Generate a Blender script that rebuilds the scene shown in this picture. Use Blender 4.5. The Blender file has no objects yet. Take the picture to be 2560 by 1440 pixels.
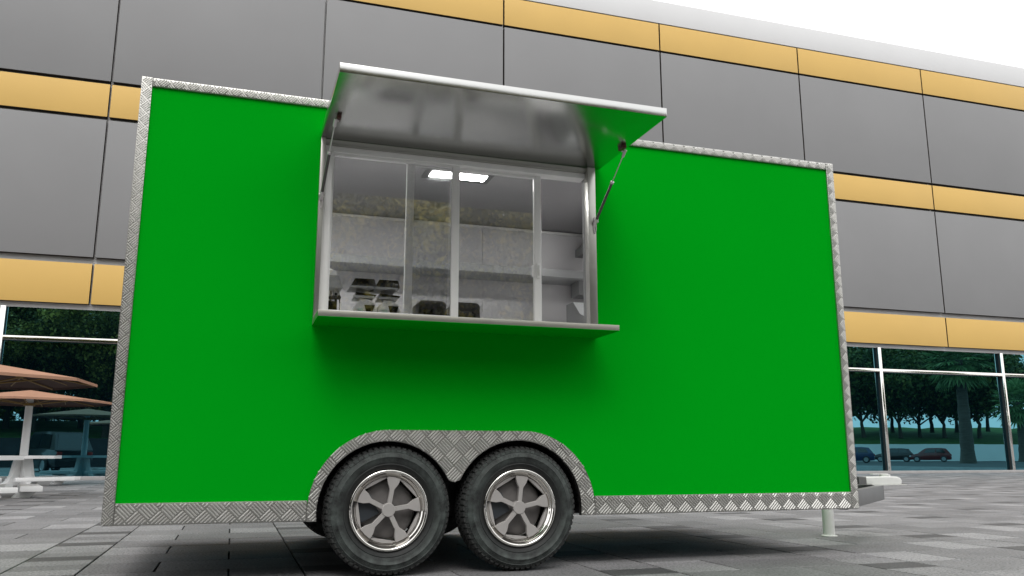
import bpy, bmesh, math, random
from mathutils import Vector, Matrix
from math import sin, cos, pi, radians, sqrt
random.seed(7)
SC = bpy.context.scene
COL = SC.collection

# ------------------------------------------------------------------ camera
cam_d = bpy.data.cameras.new('camera'); cam = bpy.data.objects.new('camera', cam_d)
COL.objects.link(cam); SC.camera = cam
YAW, PITCH = radians(18.122), radians(11.262)
CAM = Vector((0.6014, -4.771, 0.6514)); FPX = 2100.35
cam.location = CAM
cam.rotation_euler = (radians(90) + PITCH, 0, -YAW)
cam_d.sensor_width = 36.0; cam_d.lens = 36.0 * FPX / 2560.0
cam_d.clip_start = 0.05; cam_d.clip_end = 2000

# ------------------------------------------------------------------ sky, sun, exposure
world = bpy.data.worlds.new("World"); SC.world = world
world.use_nodes = True
wn = world.node_tree; wn.nodes.clear()
wo = wn.nodes.new('ShaderNodeOutputWorld'); wb = wn.nodes.new('ShaderNodeBackground')
sky = wn.nodes.new('ShaderNodeTexSky'); sky.sky_type = 'NISHITA'; sky.sun_disc = False
SUN_EL, SUN_AZ = radians(54), radians(196)       # azimuth clockwise from +Y
sky.sun_elevation = SUN_EL; sky.sun_rotation = SUN_AZ
sky.dust_density = 4.0; sky.air_density = 1.0
hs = wn.nodes.new('ShaderNodeHueSaturation'); hs.inputs['Saturation'].default_value = 0.12
hs.inputs['Value'].default_value = 0.10
wn.links.new(sky.outputs[0], hs.inputs['Color'])
mx = wn.nodes.new('ShaderNodeMix'); mx.data_type = 'RGBA'
mx.inputs[0].default_value = 0.80
mx.inputs[7].default_value = (1.40, 1.40, 1.41, 1)       # white overcast layer
wn.links.new(hs.outputs[0], mx.inputs[6]); wn.links.new(mx.outputs[2], wb.inputs['Color'])
wb.inputs['Strength'].default_value = 1.0
wn.links.new(wb.outputs[0], wo.inputs[0])
sun_d = bpy.data.lights.new('sun', 'SUN'); sun = bpy.data.objects.new('sun', sun_d); COL.objects.link(sun)
sun_d.energy = 0.9; sun_d.angle = radians(28); sun_d.color = (1.0, 0.975, 0.94)
sd = Vector((sin(SUN_AZ) * cos(SUN_EL), cos(SUN_AZ) * cos(SUN_EL), sin(SUN_EL)))
sun.rotation_euler = sd.to_track_quat('Z', 'Y').to_euler()
sun.location = (0, -8, 30)
SC.view_settings.view_transform = 'Standard'; SC.view_settings.look = 'None'
SC.view_settings.exposure = 0.36; SC.view_settings.gamma = 1.0
SC.view_settings.use_curve_mapping = False
SC.render.engine = 'CYCLES'
SC.cycles.max_bounces = 10; SC.cycles.glossy_bounces = 5; SC.cycles.transparent_max_bounces = 12
SC.cycles.use_denoising = True
SC.cycles.sample_clamp_indirect = 6

# ------------------------------------------------------------------ materials
def new_mat(name):
    m = bpy.data.materials.new(name); m.use_nodes = True
    nt = m.node_tree; b = nt.nodes['Principled BSDF']
    return m, nt, b
def mat(name, col, rough=0.5, metal=0.0, var=0.0, vscale=4.0, bump=0.0, bscale=40.0, rvar=0.0, spec=0.5, detail=4.0, stretch=None, emit=0.0):
    m, nt, b = new_mat(name)
    b.inputs['Base Color'].default_value = (*col, 1); b.inputs['Roughness'].default_value = rough
    b.inputs['Metallic'].default_value = metal; b.inputs['Specular IOR Level'].default_value = spec
    if emit:
        b.inputs['Emission Color'].default_value = (*col, 1); b.inputs['Emission Strength'].default_value = emit
    if var or bump or rvar:
        tc = nt.nodes.new('ShaderNodeTexCoord'); src = tc.outputs['Object']
        if stretch:
            mp = nt.nodes.new('ShaderNodeMapping'); mp.inputs['Scale'].default_value = stretch
            nt.links.new(src, mp.inputs[0]); src = mp.outputs[0]
    if var or rvar:
        n = nt.nodes.new('ShaderNodeTexNoise'); n.inputs['Scale'].default_value = vscale; n.inputs['Detail'].default_value = detail
        nt.links.new(src, n.inputs['Vector'])
        if var:
            cr = nt.nodes.new('ShaderNodeValToRGB')
            cr.color_ramp.elements[0].position = 0.3; cr.color_ramp.elements[1].position = 0.7
            cr.color_ramp.elements[0].color = (*[c * (1 - var) for c in col], 1)
            cr.color_ramp.elements[1].color = (*[min(1, c * (1 + var)) for c in col], 1)
            nt.links.new(n.outputs['Fac'], cr.inputs[0]); nt.links.new(cr.outputs[0], b.inputs['Base Color'])
        if rvar:
            mr = nt.nodes.new('ShaderNodeMapRange'); mr.inputs[1].default_value = 0.3; mr.inputs[2].default_value = 0.7
            mr.inputs[3].default_value = max(0.02, rough - rvar); mr.inputs[4].default_value = min(1, rough + rvar)
            nt.links.new(n.outputs['Fac'], mr.inputs[0]); nt.links.new(mr.outputs[0], b.inputs['Roughness'])
    if bump:
        n2 = nt.nodes.new('ShaderNodeTexNoise'); n2.inputs['Scale'].default_value = bscale; n2.inputs['Detail'].default_value = 3
        bp = nt.nodes.new('ShaderNodeBump'); bp.inputs['Strength'].default_value = bump; bp.inputs['Distance'].default_value = 0.01
        nt.links.new(src, n2.inputs['Vector']); nt.links.new(n2.outputs['Fac'], bp.inputs['Height'])
        nt.links.new(bp.outputs[0], b.inputs['Normal'])
    return m

def granite(name):
    """grey stone paver: tone comes from the mesh attribute 'tone', speckle from noise"""
    m, nt, b = new_mat(name)
    at = nt.nodes.new('ShaderNodeAttribute'); at.attribute_name = 'tone'
    oi = nt.nodes.new('ShaderNodeObjectInfo')
    geo = nt.nodes.new('ShaderNodeNewGeometry')
    n = nt.nodes.new('ShaderNodeTexNoise'); n.inputs['Scale'].default_value = 62; n.inputs['Detail'].default_value = 4; n.inputs['Roughness'].default_value = 0.75
    nt.links.new(geo.outputs['Position'], n.inputs['Vector'])
    cr = nt.nodes.new('ShaderNodeValToRGB')
    e = cr.color_ramp.elements
    e[0].position = 0.36; e[0].color = (0.30, 0.30, 0.30, 1); e[1].position = 0.52; e[1].color = (1, 1, 1, 1)
    x = e.new(0.68); x.color = (1.32, 1.32, 1.32, 1)
    nt.links.new(n.outputs['Fac'], cr.inputs[0])
    n3 = nt.nodes.new('ShaderNodeTexNoise'); n3.inputs['Scale'].default_value = 3.1; n3.inputs['Detail'].default_value = 5
    nt.links.new(geo.outputs['Position'], n3.inputs['Vector'])
    r3 = nt.nodes.new('ShaderNodeMapRange'); r3.inputs[1].default_value = .3; r3.inputs[2].default_value = .7
    r3.inputs[3].default_value = .86; r3.inputs[4].default_value = 1.12
    nt.links.new(n3.outputs['Fac'], r3.inputs[0])
    mul = nt.nodes.new('ShaderNodeMath'); mul.operation = 'MULTIPLY'
    nt.links.new(at.outputs['Fac'], mul.inputs[0]); nt.links.new(r3.outputs[0], mul.inputs[1])
    mc = nt.nodes.new('ShaderNodeMix'); mc.data_type = 'RGBA'; mc.blend_type = 'MULTIPLY'; mc.inputs[0].default_value = 1
    cc = nt.nodes.new('ShaderNodeCombineColor')
    wr = nt.nodes.new('ShaderNodeMath'); wr.operation = 'MULTIPLY'; wr.inputs[1].default_value = 0.985
    nt.links.new(mul.outputs[0], cc.inputs[0]); nt.links.new(mul.outputs[0], wr.inputs[0])
    nt.links.new(wr.outputs[0], cc.inputs[1]); nt.links.new(mul.outputs[0], cc.inputs[2])
    nt.links.new(cc.outputs[0], mc.inputs[6]); nt.links.new(cr.outputs[0], mc.inputs[7])
    nt.links.new(mc.outputs[2], b.inputs['Base Color'])
    b.inputs['Roughness'].default_value = 0.62; b.inputs['Specular IOR Level'].default_value = 0.35
    bp = nt.nodes.new('ShaderNodeBump'); bp.inputs['Strength'].default_value = 0.35; bp.inputs['Distance'].default_value = 0.003
    nt.links.new(n.outputs['Fac'], bp.inputs['Height']); nt.links.new(bp.outputs[0], b.inputs['Normal'])
    return m

def leafmat(name, c0, c1, c2):
    m, nt, b = new_mat(name)
    at = nt.nodes.new('ShaderNodeAttribute'); at.attribute_name = 'tone'
    cr = nt.nodes.new('ShaderNodeValToRGB'); e = cr.color_ramp.elements
    e[0].color = (*c0, 1); e[1].color = (*c2, 1); x = e.new(0.55); x.color = (*c1, 1)
    nt.links.new(at.outputs['Fac'], cr.inputs[0]); nt.links.new(cr.outputs[0], b.inputs['Base Color'])
    b.inputs['Roughness'].default_value = 0.55; b.inputs['Specular IOR Level'].default_value = 0.3
    tr = nt.nodes.new('ShaderNodeBsdfTranslucent'); nt.links.new(cr.outputs[0], tr.inputs[0])
    ms = nt.nodes.new('ShaderNodeMixShader'); ms.inputs[0].default_value = 0.3
    out = nt.nodes['Material Output']
    nt.links.new(b.outputs[0], ms.inputs[1]); nt.links.new(tr.outputs[0], ms.inputs[2]); nt.links.new(ms.outputs[0], out.inputs[0])
    return m

def clear_glass(name, refl=0.16, tint=(0.93, 0.95, 0.95)):
    m, nt, b = new_mat(name); nt.nodes.remove(b)
    out = nt.nodes['Material Output']
    t = nt.nodes.new('ShaderNodeBsdfTransparent'); t.inputs[0].default_value = (*tint, 1)
    g = nt.nodes.new('ShaderNodeBsdfGlossy'); g.inputs['Roughness'].default_value = 0.015; g.inputs[0].default_value = (1, 1, 1, 1)
    f = nt.nodes.new('ShaderNodeFresnel'); f.inputs[0].default_value = 1.5
    a = nt.nodes.new('ShaderNodeMath'); a.operation = 'ADD'; a.inputs[1].default_value = refl; a.use_clamp = True
    ms = nt.nodes.new('ShaderNodeMixShader')
    nt.links.new(f.outputs[0], a.inputs[0]); nt.links.new(a.outputs[0], ms.inputs[0])
    nt.links.new(t.outputs[0], ms.inputs[1]); nt.links.new(g.outputs[0], ms.inputs[2]); nt.links.new(ms.outputs[0], out.inputs[0])
    return m

def tinted_glass(name):
    """solar-control glazing: strong blue-green mirror over a deep blue body"""
    m, nt, b = new_mat(name)
    b.inputs['Base Color'].default_value = (0.003, 0.016, 0.026, 1); b.inputs['Roughness'].default_value = 0.2
    b.inputs['Specular IOR Level'].default_value = 0.0
    g = nt.nodes.new('ShaderNodeBsdfGlossy'); g.inputs['Roughness'].default_value = 0.0
    g.inputs[0].default_value = (0.13, 0.35, 0.425, 1)
    tc = nt.nodes.new('ShaderNodeTexCoord'); n = nt.nodes.new('ShaderNodeTexNoise'); n.inputs['Scale'].default_value = 0.6
    bp = nt.nodes.new('ShaderNodeBump'); bp.inputs['Strength'].default_value = 0.02; bp.inputs['Distance'].default_value = 0.02
    nt.links.new(tc.outputs['Object'], n.inputs[0]); nt.links.new(n.outputs['Fac'], bp.inputs['Height']); nt.links.new(bp.outputs[0], g.inputs['Normal'])
    ms = nt.nodes.new('ShaderNodeMixShader'); ms.inputs[0].default_value = 0.86
    out = nt.nodes['Material Output']
    nt.links.new(b.outputs[0], ms.inputs[1]); nt.links.new(g.outputs[0], ms.inputs[2]); nt.links.new(ms.outputs[0], out.inputs[0])
    return m

def tyre_mat(name):
    m, nt, b = new_mat(name)
    tc = nt.nodes.new('ShaderNodeTexCoord')
    sp = nt.nodes.new('ShaderNodeSeparateXYZ'); nt.links.new(tc.outputs['Object'], sp.inputs[0])
    cb = nt.nodes.new('ShaderNodeCombineXYZ'); nt.links.new(sp.outputs[0], cb.inputs[0]); nt.links.new(sp.outputs[2], cb.inputs[2])
    ln = nt.nodes.new('ShaderNodeVectorMath'); ln.operation = 'LENGTH'; nt.links.new(cb.outputs[0], ln.inputs[0])
    ring = nt.nodes.new('ShaderNodeValToRGB'); e = ring.color_ramp.elements      # dust sits on the flat of the sidewall
    e[0].position = 0.235; e[0].color = (0.05, 0.05, 0.05, 1); e[1].position = 0.275; e[1].color = (0.75, 0.75, 0.75, 1)
    for p, v in ((0.315, 0.85), (0.328, 0.5), (0.345, 0.25)):
        x = e.new(p); x.color = (v, v, v, 1)
    nt.links.new(ln.outputs['Value'], ring.inputs[0])
    n = nt.nodes.new('ShaderNodeTexNoise'); n.inputs['Scale'].default_value = 16; n.inputs['Detail'].default_value = 8; n.inputs['Roughness'].default_value = 0.65
    nt.links.new(tc.outputs['Object'], n.inputs[0])
    mr = nt.nodes.new('ShaderNodeMapRange'); mr.inputs[1].default_value = 0.32; mr.inputs[2].default_value = 0.66
    nt.links.new(n.outputs['Fac'], mr.inputs[0])
    mu = nt.nodes.new('ShaderNodeMath'); mu.operation = 'MULTIPLY'
    nt.links.new(ring.outputs[0], mu.inputs[0]); nt.links.new(mr.outputs[0], mu.inputs[1])
    cr = nt.nodes.new('ShaderNodeValToRGB'); e = cr.color_ramp.elements
    e[0].color = (0.010, 0.011, 0.011, 1); e[1].color = (0.090, 0.108, 0.101, 1)
    nt.links.new(mu.outputs[0], cr.inputs[0]); nt.links.new(cr.outputs[0], b.inputs['Base Color'])
    b.inputs['Roughness'].default_value = 0.6; b.inputs['Specular IOR Level'].default_value = 0.4
    n2 = nt.nodes.new('ShaderNodeTexNoise'); n2.inputs['Scale'].default_value = 120
    nt.links.new(tc.outputs['Object'], n2.inputs[0])
    bp = nt.nodes.new('ShaderNodeBump'); bp.inputs['Strength'].default_value = 0.4; bp.inputs['Distance'].default_value = 0.002
    nt.links.new(n2.outputs['Fac'], bp.inputs['Height']); nt.links.new(bp.outputs[0], b.inputs['Normal'])
    return m

M = {}
M['green'] = mat('green_paint', (0.0003, 0.360, 0.0100), 0.5, var=0.015, vscale=1.3, spec=0.0, rvar=0.04)
M['tread'] = mat('tread_plate_aluminium', (0.46, 0.455, 0.43), 0.38, 1.0, var=0.06, vscale=7, rvar=0.05)
M['bar'] = mat('tread_bar_aluminium', (0.68, 0.675, 0.65), 0.50, 1.0, rvar=0.04, vscale=30)
M['brushed'] = mat('brushed_aluminium', (0.56, 0.565, 0.55), 0.20, 1.0, rvar=0.02, vscale=60)
M['shelfmetal'] = mat('shelf_aluminium', (0.46, 0.455, 0.40), 0.42, 1.0, rvar=0.03, vscale=30)
M['casing'] = mat('casing_aluminium', (0.50, 0.50, 0.465), 0.36, 1.0, rvar=0.03, vscale=30)
M['pvc'] = mat('white_window_frame', (0.90, 0.90, 0.89), 0.35, var=0.03, vscale=9, bump=0.02, bscale=300)
M['laminate'] = mat('pale_laminate', (0.57, 0.565, 0.57), 0.42, var=0.03, vscale=3)
M['ceilgrey'] = mat('grey_ceiling_sheet', (0.30, 0.295, 0.30), 0.5, var=0.04, vscale=2)
M['hood'] = mat('grey_steel', (0.36, 0.37, 0.37), 0.6, 0.0, var=0.04, vscale=5)
M['hoodgrey'] = mat('grey_hood_paint', (0.17, 0.175, 0.175), 0.55, var=0.04, vscale=5)
M['blackgloss'] = mat('black_gloss', (0.010, 0.009, 0.008), 0.14, spec=0.45)
M['smoke'] = mat('smoked_plastic', (0.045, 0.042, 0.04), 0.42, spec=0.4, var=.1)
M['whitegloss'] = mat('white_enamel', (0.80, 0.81, 0.80), 0.22)
M['mint'] = mat('pale_mint_panel', (0.52, 0.66, 0.58), 0.3)
M['chrome'] = mat('chrome', (0.82, 0.80, 0.76), 0.06, 1.0)
M['rimgrey'] = mat('satin_grey_alloy', (0.47, 0.45, 0.435), 0.38, 0.25, var=0.03, vscale=14)
M['drum'] = mat('dull_brake_drum', (0.16, 0.15, 0.145), 0.6, 0.2, var=0.15, vscale=20)
M['caliper'] = mat('dark_caliper', (0.035, 0.042, 0.05), 0.5)
M['tyre'] = tyre_mat('dusty_rubber')
M['tread_rubber'] = mat('tread_rubber', (0.030, 0.032, 0.031), 0.7, var=0.45, vscale=25, bump=0.2, bscale=90)
M['black'] = mat('black_liner', (0.010, 0.010, 0.012), 0.45, var=0.3, vscale=12, bump=0.5, bscale=45)
M['chassis'] = mat('grey_chassis_paint', (0.13, 0.13, 0.13), 0.5, var=0.06, vscale=6)
M['under'] = mat('dark_underbody', (0.012, 0.012, 0.012), 0.7, var=0.2)
M['whitepaint'] = mat('white_metal_paint', (0.74, 0.74, 0.72), 0.3, var=0.04, vscale=6)
M['strutdark'] = mat('dark_strut_tube', (0.11, 0.105, 0.105), 0.35, 0.4)
M['maroon'] = mat('maroon_pad', (0.075, 0.018, 0.012), 0.4)
M['bracket'] = mat('pale_bracket', (0.66, 0.62, 0.64), 0.3, 0.5)
M['led'] = mat('lit_diffuser', (1.0, 0.99, 0.97), 0.4, emit=30)
M['led_fill'] = mat('fill_light_diffuser', (1.0, 0.99, 0.97), 0.4, emit=120)  # stronger glow for the added fill lights
M['ledframe'] = mat('dark_light_frame', (0.05, 0.05, 0.05), 0.5)
M['glass'] = clear_glass('window_glass', 0.135, (0.985, 0.99, 0.99))
M['tint'] = tinted_glass('tinted_facade_glass')
M['panel_grey'] = mat('grey_facade_panel', (0.222, 0.222, 0.224), 0.55, var=0.035, vscale=0.35, bump=0.03, bscale=0.8, spec=.3, detail=6)
M['panel_yellow'] = mat('yellow_facade_panel', (0.61, 0.395, 0.118), 0.5, var=0.03, vscale=0.5, bump=0.02, bscale=1.0, spec=.3)
M['panel_shade'] = mat('brown_panel_shade', (0.030, 0.020, 0.012), 0.7)  # shade of panel undersides and joints, put into the colour
M['white_wall'] = mat('white_facade_wall', (0.62, 0.62, 0.62), 0.6, var=0.02, vscale=0.6)
M['mullion'] = mat('polished_mullion', (0.86, 0.83, 0.78), 0.10, 1.0, bump=0.05, bscale=14)
M['sill'] = mat('pale_concrete_sill', (0.33, 0.32, 0.315), 0.6, var=0.08, vscale=3)
M['bench'] = mat('white_bench_paint', (0.74, 0.74, 0.735), 0.45, var=0.05, vscale=5)
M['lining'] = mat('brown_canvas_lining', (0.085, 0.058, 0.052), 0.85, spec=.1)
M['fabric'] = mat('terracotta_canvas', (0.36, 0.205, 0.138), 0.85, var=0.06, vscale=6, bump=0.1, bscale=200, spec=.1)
M['brass'] = mat('ochre_rib', (0.22, 0.135, 0.035), 0.5)
M['stone'] = granite('granite_paver')
M['mortar'] = mat('dark_joint', (0.030, 0.030, 0.030), 0.9, var=0.3, vscale=9)
M['asphalt'] = mat('asphalt', (0.055, 0.055, 0.058), 0.85, var=0.25, vscale=0.7, bump=0.3, bscale=60)
M['lawn'] = mat('grass', (0.055, 0.115, 0.030), 0.9, var=0.35, vscale=0.9, bump=0.6, bscale=12, spec=.1)
M['sky_band_wall'] = mat('sky_band_white', (0.86, 0.86, 0.85), 0.7, var=0.05, vscale=0.3)
M['darkwall'] = mat('dark_stone_wall', (0.035, 0.036, 0.040), 0.8, var=0.3, vscale=1.5, bump=0.4, bscale=6)
M['bark'] = mat('bark', (0.055, 0.042, 0.030), 0.9, var=0.35, vscale=5, bump=0.8, bscale=14, stretch=(4, 4, 0.6))
M['leaf'] = leafmat('leaf', (0.030, 0.048, 0.010), (0.13, 0.135, 0.024), (0.55, 0.46, 0.10))
M['leafdark'] = leafmat('leaf_dark', (0.020, 0.045, 0.012), (0.065, 0.115, 0.026), (0.19, 0.20, 0.05))
M['palmleaf'] = leafmat('palm_leaf', (0.06, 0.13, 0.05), (0.14, 0.27, 0.10), (0.28, 0.40, 0.18))
M['palmtrunk'] = mat('palm_trunk', (0.09, 0.075, 0.06), 0.9, var=0.3, vscale=3, bump=0.7, bscale=7, stretch=(0.5, 0.5, 4))
M['carglass'] = mat('car_glass', (0.02, 0.025, 0.028), 0.05, spec=0.9)
M['lamp'] = mat('lamp_lens', (0.75, 0.76, 0.78), 0.12)
M['redlamp'] = mat('red_lens', (0.35, 0.02, 0.015), 0.15)
M['rubber'] = mat('black_rubber', (0.02, 0.02, 0.02), 0.7)
M['alloy'] = mat('car_alloy', (0.55, 0.56, 0.58), 0.3, 0.7)
def carpaint(name, c):
    m = mat(name, c, 0.3, 0.1); m.node_tree.nodes['Principled BSDF'].inputs['Coat Weight'].default_value = 0.8
    return m

# ------------------------------------------------------------------ mesh helpers
class MB:
    def __init__(self): self.v = []; self.f = []; self.t = []; self.tone = 0.5
    def add(self, vs, fs, tone=None):
        o = len(self.v); self.v += [tuple(p) for p in vs]
        self.f += [tuple(i + o for i in f) for f in fs]
        self.t += [self.tone if tone is None else tone] * len(fs)
        return self
    def box(self, x0, x1, y0, y1, z0, z1, m=None):
        vs = [(x0, y0, z0), (x1, y0, z0), (x1, y1, z0), (x0, y1, z0), (x0, y0, z1), (x1, y0, z1), (x1, y1, z1), (x0, y1, z1)]
        if m is not None: vs = [m @ Vector(p) for p in vs]
        return self.add(vs, [(3, 2, 1, 0), (4, 5, 6, 7), (0, 1, 5, 4), (1, 2, 6, 5), (2, 3, 7, 6), (3, 0, 4, 7)])
    def prism(self, poly, a, b, axis='y', m=None):
        """extrude a polygon. axis y: poly is (x, z); axis z: (x, y); axis x: (y, z)"""
        n = len(poly)
        def P(p, h): return {'y': (p[0], h, p[1]), 'z': (p[0], p[1], h), 'x': (h, p[0], p[1])}[axis]
        vs = [P(p, a) for p in poly] + [P(p, b) for p in poly]
        if m is not None: vs = [m @ Vector(p) for p in vs]
        fs = [tuple(range(n))[::-1], tuple(range(n, 2 * n))] + [(i, (i + 1) % n, n + (i + 1) % n, n + i) for i in range(n)]
        return self.add(vs, fs)
    def tube(self, pts, rads, n=10, caps=True):
        pts = [Vector(p) for p in pts]
        if not hasattr(rads, '__len__'): rads = [rads] * len(pts)
        rings = []
        for i, p in enumerate(pts):
            d = (pts[min(i + 1, len(pts) - 1)] - pts[max(i - 1, 0)]).normalized()
            a = Vector((0, 0, 1)) if abs(d.z) < 0.9 else Vector((1, 0, 0))
            u = d.cross(a).normalized(); w = d.cross(u)
            rings.append([p + rads[i] * (cos(2 * pi * k / n) * u + sin(2 * pi * k / n) * w) for k in range(n)])
        vs = [q for r in rings for q in r]; fs = []
        for i in range(len(pts) - 1):
            for k in range(n):
                fs.append((i * n + k, i * n + (k + 1) % n, (i + 1) * n + (k + 1) % n, (i + 1) * n + k))
        if caps: fs += [tuple(range(n))[::-1], tuple(range((len(pts) - 1) * n, len(pts) * n))]
        return self.add(vs, fs)
    def lathe(self, prof, n=48, axis='y', c=(0, 0, 0), closed=False):
        """prof: (r, h) pairs turned about the axis"""
        vs = []
        for r, h in prof:
            for k in range(n):
                a = 2 * pi * k / n
                if axis == 'y': vs.append((c[0] + r * cos(a), c[1] + h, c[2] + r * sin(a)))
                else: vs.append((c[0] + r * cos(a), c[1] + r * sin(a), c[2] + h))
        fs = []; m = len(prof)
        for i in range(m if closed else m - 1):
            j = (i + 1) % m
            for k in range(n):
                fs.append((i * n + k, i * n + (k + 1) % n, j * n + (k + 1) % n, j * n + k))
        return self.add(vs, fs)
    def build(self, name, material, parent=None, smooth=False, bevel=0.0, seg=2, loc=None, tone=False, angle=40):
        me = bpy.data.meshes.new(name); me.from_pydata(self.v, [], self.f); me.update()
        if tone:
            a = me.attributes.new('tone', 'FLOAT', 'FACE'); a.data.foreach_set('value', self.t)
        if not tone:
            bm = bmesh.new(); bm.from_mesh(me); bmesh.ops.recalc_face_normals(bm, faces=bm.faces)
            if bevel:
                es = [e for e in bm.edges if len(e.link_faces) == 2 and e.calc_face_angle(0) > 0.6]
                bmesh.ops.bevel(bm, geom=es, offset=bevel, segments=seg, profile=0.6, affect='EDGES', clamp_overlap=True)
            bm.to_mesh(me); bm.free()
        me.materials.append(material)
        if smooth or bevel:
            me.shade_smooth(); me.set_sharp_from_angle(angle=radians(angle))
        return link(name, me, parent, loc)
def link(name, me, parent=None, loc=None):
    o = bpy.data.objects.new(name, me); COL.objects.link(o)
    if parent is not None: o.parent = parent
    if loc is not None: o.location = loc
    return o
def thing(name, label, cat, loc=(0, 0, 0), rz=0, group=None):
    o = bpy.data.objects.new(name, None); COL.objects.link(o); o.location = loc; o.rotation_euler = (0, 0, rz)
    return tag(o, label, cat, group)
def tag(o, label=None, cat=None, group=None, kind=None):
    if label: o['label'] = label
    if cat: o['category'] = cat
    if group: o['group'] = group
    if kind: o['kind'] = kind
    return o
def dup(o, parent=None):
    c = o.copy(); COL.objects.link(c)
    if parent is not None: c.parent = parent
    for ch in list(o.children): dup(ch, c)
    return c
def bx(name, m, parent, *a, bevel=0.0, **k): return MB().box(*a).build(name, m, parent, bevel=bevel, **k)
def arc(cx, cz, r, a0, a1, n):
    return [(cx + r * cos(radians(a0 + (a1 - a0) * i / n)), cz + r * sin(radians(a0 + (a1 - a0) * i / n))) for i in range(n + 1)]
def inside(poly, x, z):
    c = False; n = len(poly); j = n - 1
    for i in range(n):
        xi, zi = poly[i]; xj, zj = poly[j]
        if (zi > z) != (zj > z) and x < (xj - xi) * (z - zi) / (zj - zi) + xi: c = not c
        j = i
    return c

# ------------------------------------------------------------------ ground and plaza
YF = 20.5            # front of the facade panels
YG = 20.70           # glass plane of the shop front
def sheet(name, m, x0, x1, y0, y1, z, kind='structure'):
    o = MB().add([(x0, y0, z), (x1, y0, z), (x1, y1, z), (x0, y1, z)], [(0, 1, 2, 3)]).build(name, m)
    return tag(o, kind=kind)
sheet('ground', M['asphalt'], -500, 500, -500, 500, -0.06)
plaza = sheet('pavement', M['mortar'], -9.6, 40.2, -6.2, 20.56, -0.014)

def project(x, y, z):
    d = Vector((x, y, z)) - CAM
    fw = Vector((sin(YAW) * cos(PITCH), cos(YAW) * cos(PITCH), sin(PITCH)))
    r = Vector((cos(YAW), -sin(YAW), 0)); u = r.cross(fw)
    w = d.dot(fw)
    if w < 0.2: return None
    return (1280 + FPX * d.dot(r) / w, 720 - FPX * d.dot(u) / w, w)
UNIT, ROW = 0.405, 0.482
pieces = []           # (x0, x1, y0, y1, tone)
rng = random.Random(3)
c0 = -9; c1 = 31
for ci in range(-7, 25):
    xb = -0.59 + ci * 1.62 + (0.405 if True else 0)       # start of the three-unit section, after the single column
    phase = rng.randrange(4) if ci != 0 else 1
    y = 3.04 - 19 * ROW; k = 0
    while y < 20.45:
        # three-unit section: one joint, alternating
        cut = xb + (2 if k % 2 else 1) * UNIT
        for (a, b) in ((xb, cut), (cut, xb + 3 * UNIT)):
            small = (b - a) < 0.5
            tone = rng.uniform(0.172, 0.225)
            if small: tone = rng.choice((0.31, 0.26, 0.165))
            pieces.append((a, b, y, min(y + ROW, 20.54), tone))
        for h in range(2):                                  # single column: half-depth stones, every fourth one dark
            idx = (2 * k + h + phase) % 4
            tone = 0.082 if idx == 0 else rng.uniform(0.18, 0.255)
            y0 = y + h * ROW / 2
            if y0 < 20.4: pieces.append((xb - UNIT, xb, y0, min(y0 + ROW / 2, 20.54), tone * rng.uniform(0.93, 1.07)))
        y += ROW; k += 1
def paver_geo(w, d, gx, gy, ch=0.0025, dep=0.013):
    x0, x1, y0, y1 = gx / 2, w - gx / 2, gy / 2, d - gy / 2
    vs = [(x0, y0, -dep), (x1, y0, -dep), (x1, y1, -dep), (x0, y1, -dep), (x0, y0, -ch), (x1, y0, -ch), (x1, y1, -ch), (x0, y1, -ch),
          (x0 + ch, y0 + ch, 0), (x1 - ch, y0 + ch, 0), (x1 - ch, y1 - ch, 0), (x0 + ch, y1 - ch, 0)]
    fs = [(0, 1, 5, 4), (1, 2, 6, 5), (2, 3, 7, 6), (3, 0, 4, 7), (4, 5, 9, 8), (5, 6, 10, 9), (6, 7, 11, 10), (7, 4, 8, 11), (8, 9, 10, 11)]
    return vs, fs
scored = []
for i, (a, b, y0, y1, t) in enumerate(pieces):
    ps = [project(x, y, 0) for x, y in ((a, y0), (b, y0), (b, y1), (a, y1))]
    ar = 0
    if all(ps):
        ok = any(-60 < p[0] < 2620 and 600 < p[1] < 1500 for p in ps)
        if ok: ar = abs(sum(ps[q][0] * ps[(q + 1) % 4][1] - ps[(q + 1) % 4][0] * ps[q][1] for q in range(4))) / 2
    scored.append((ar, i))
scored.sort(reverse=True)
single = {i for ar, i in scored[:300] if ar > 0}
field = MB(); cache = {}
for i, (a, b, y0, y1, t) in enumerate(pieces):
    dz = rng.uniform(-0.0012, 0.0012)
    if i in single:
        key = (round(b - a, 2), round(y1 - y0, 3), round(t, 2))
        if key not in cache:
            vs, fs = paver_geo(b - a, y1 - y0, 0.012, 0.003)
            mb = MB(); mb.add(vs, fs, round(t, 2)); o = mb.build('paver', M['stone'], plaza, tone=True); cache[key] = o.data
        else: o = link('paver', cache[key], plaza)
        o.location = (a, y0, dz)
    else:
        vs, fs = paver_geo(b - a, y1 - y0, 0.012, 0.003)
        field.add([(p[0] + a, p[1] + y0, p[2] + dz) for p in vs], fs, t)
pf = field.build('paver_field', M['stone'], plaza, tone=True); tag(pf, kind='stuff')

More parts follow.
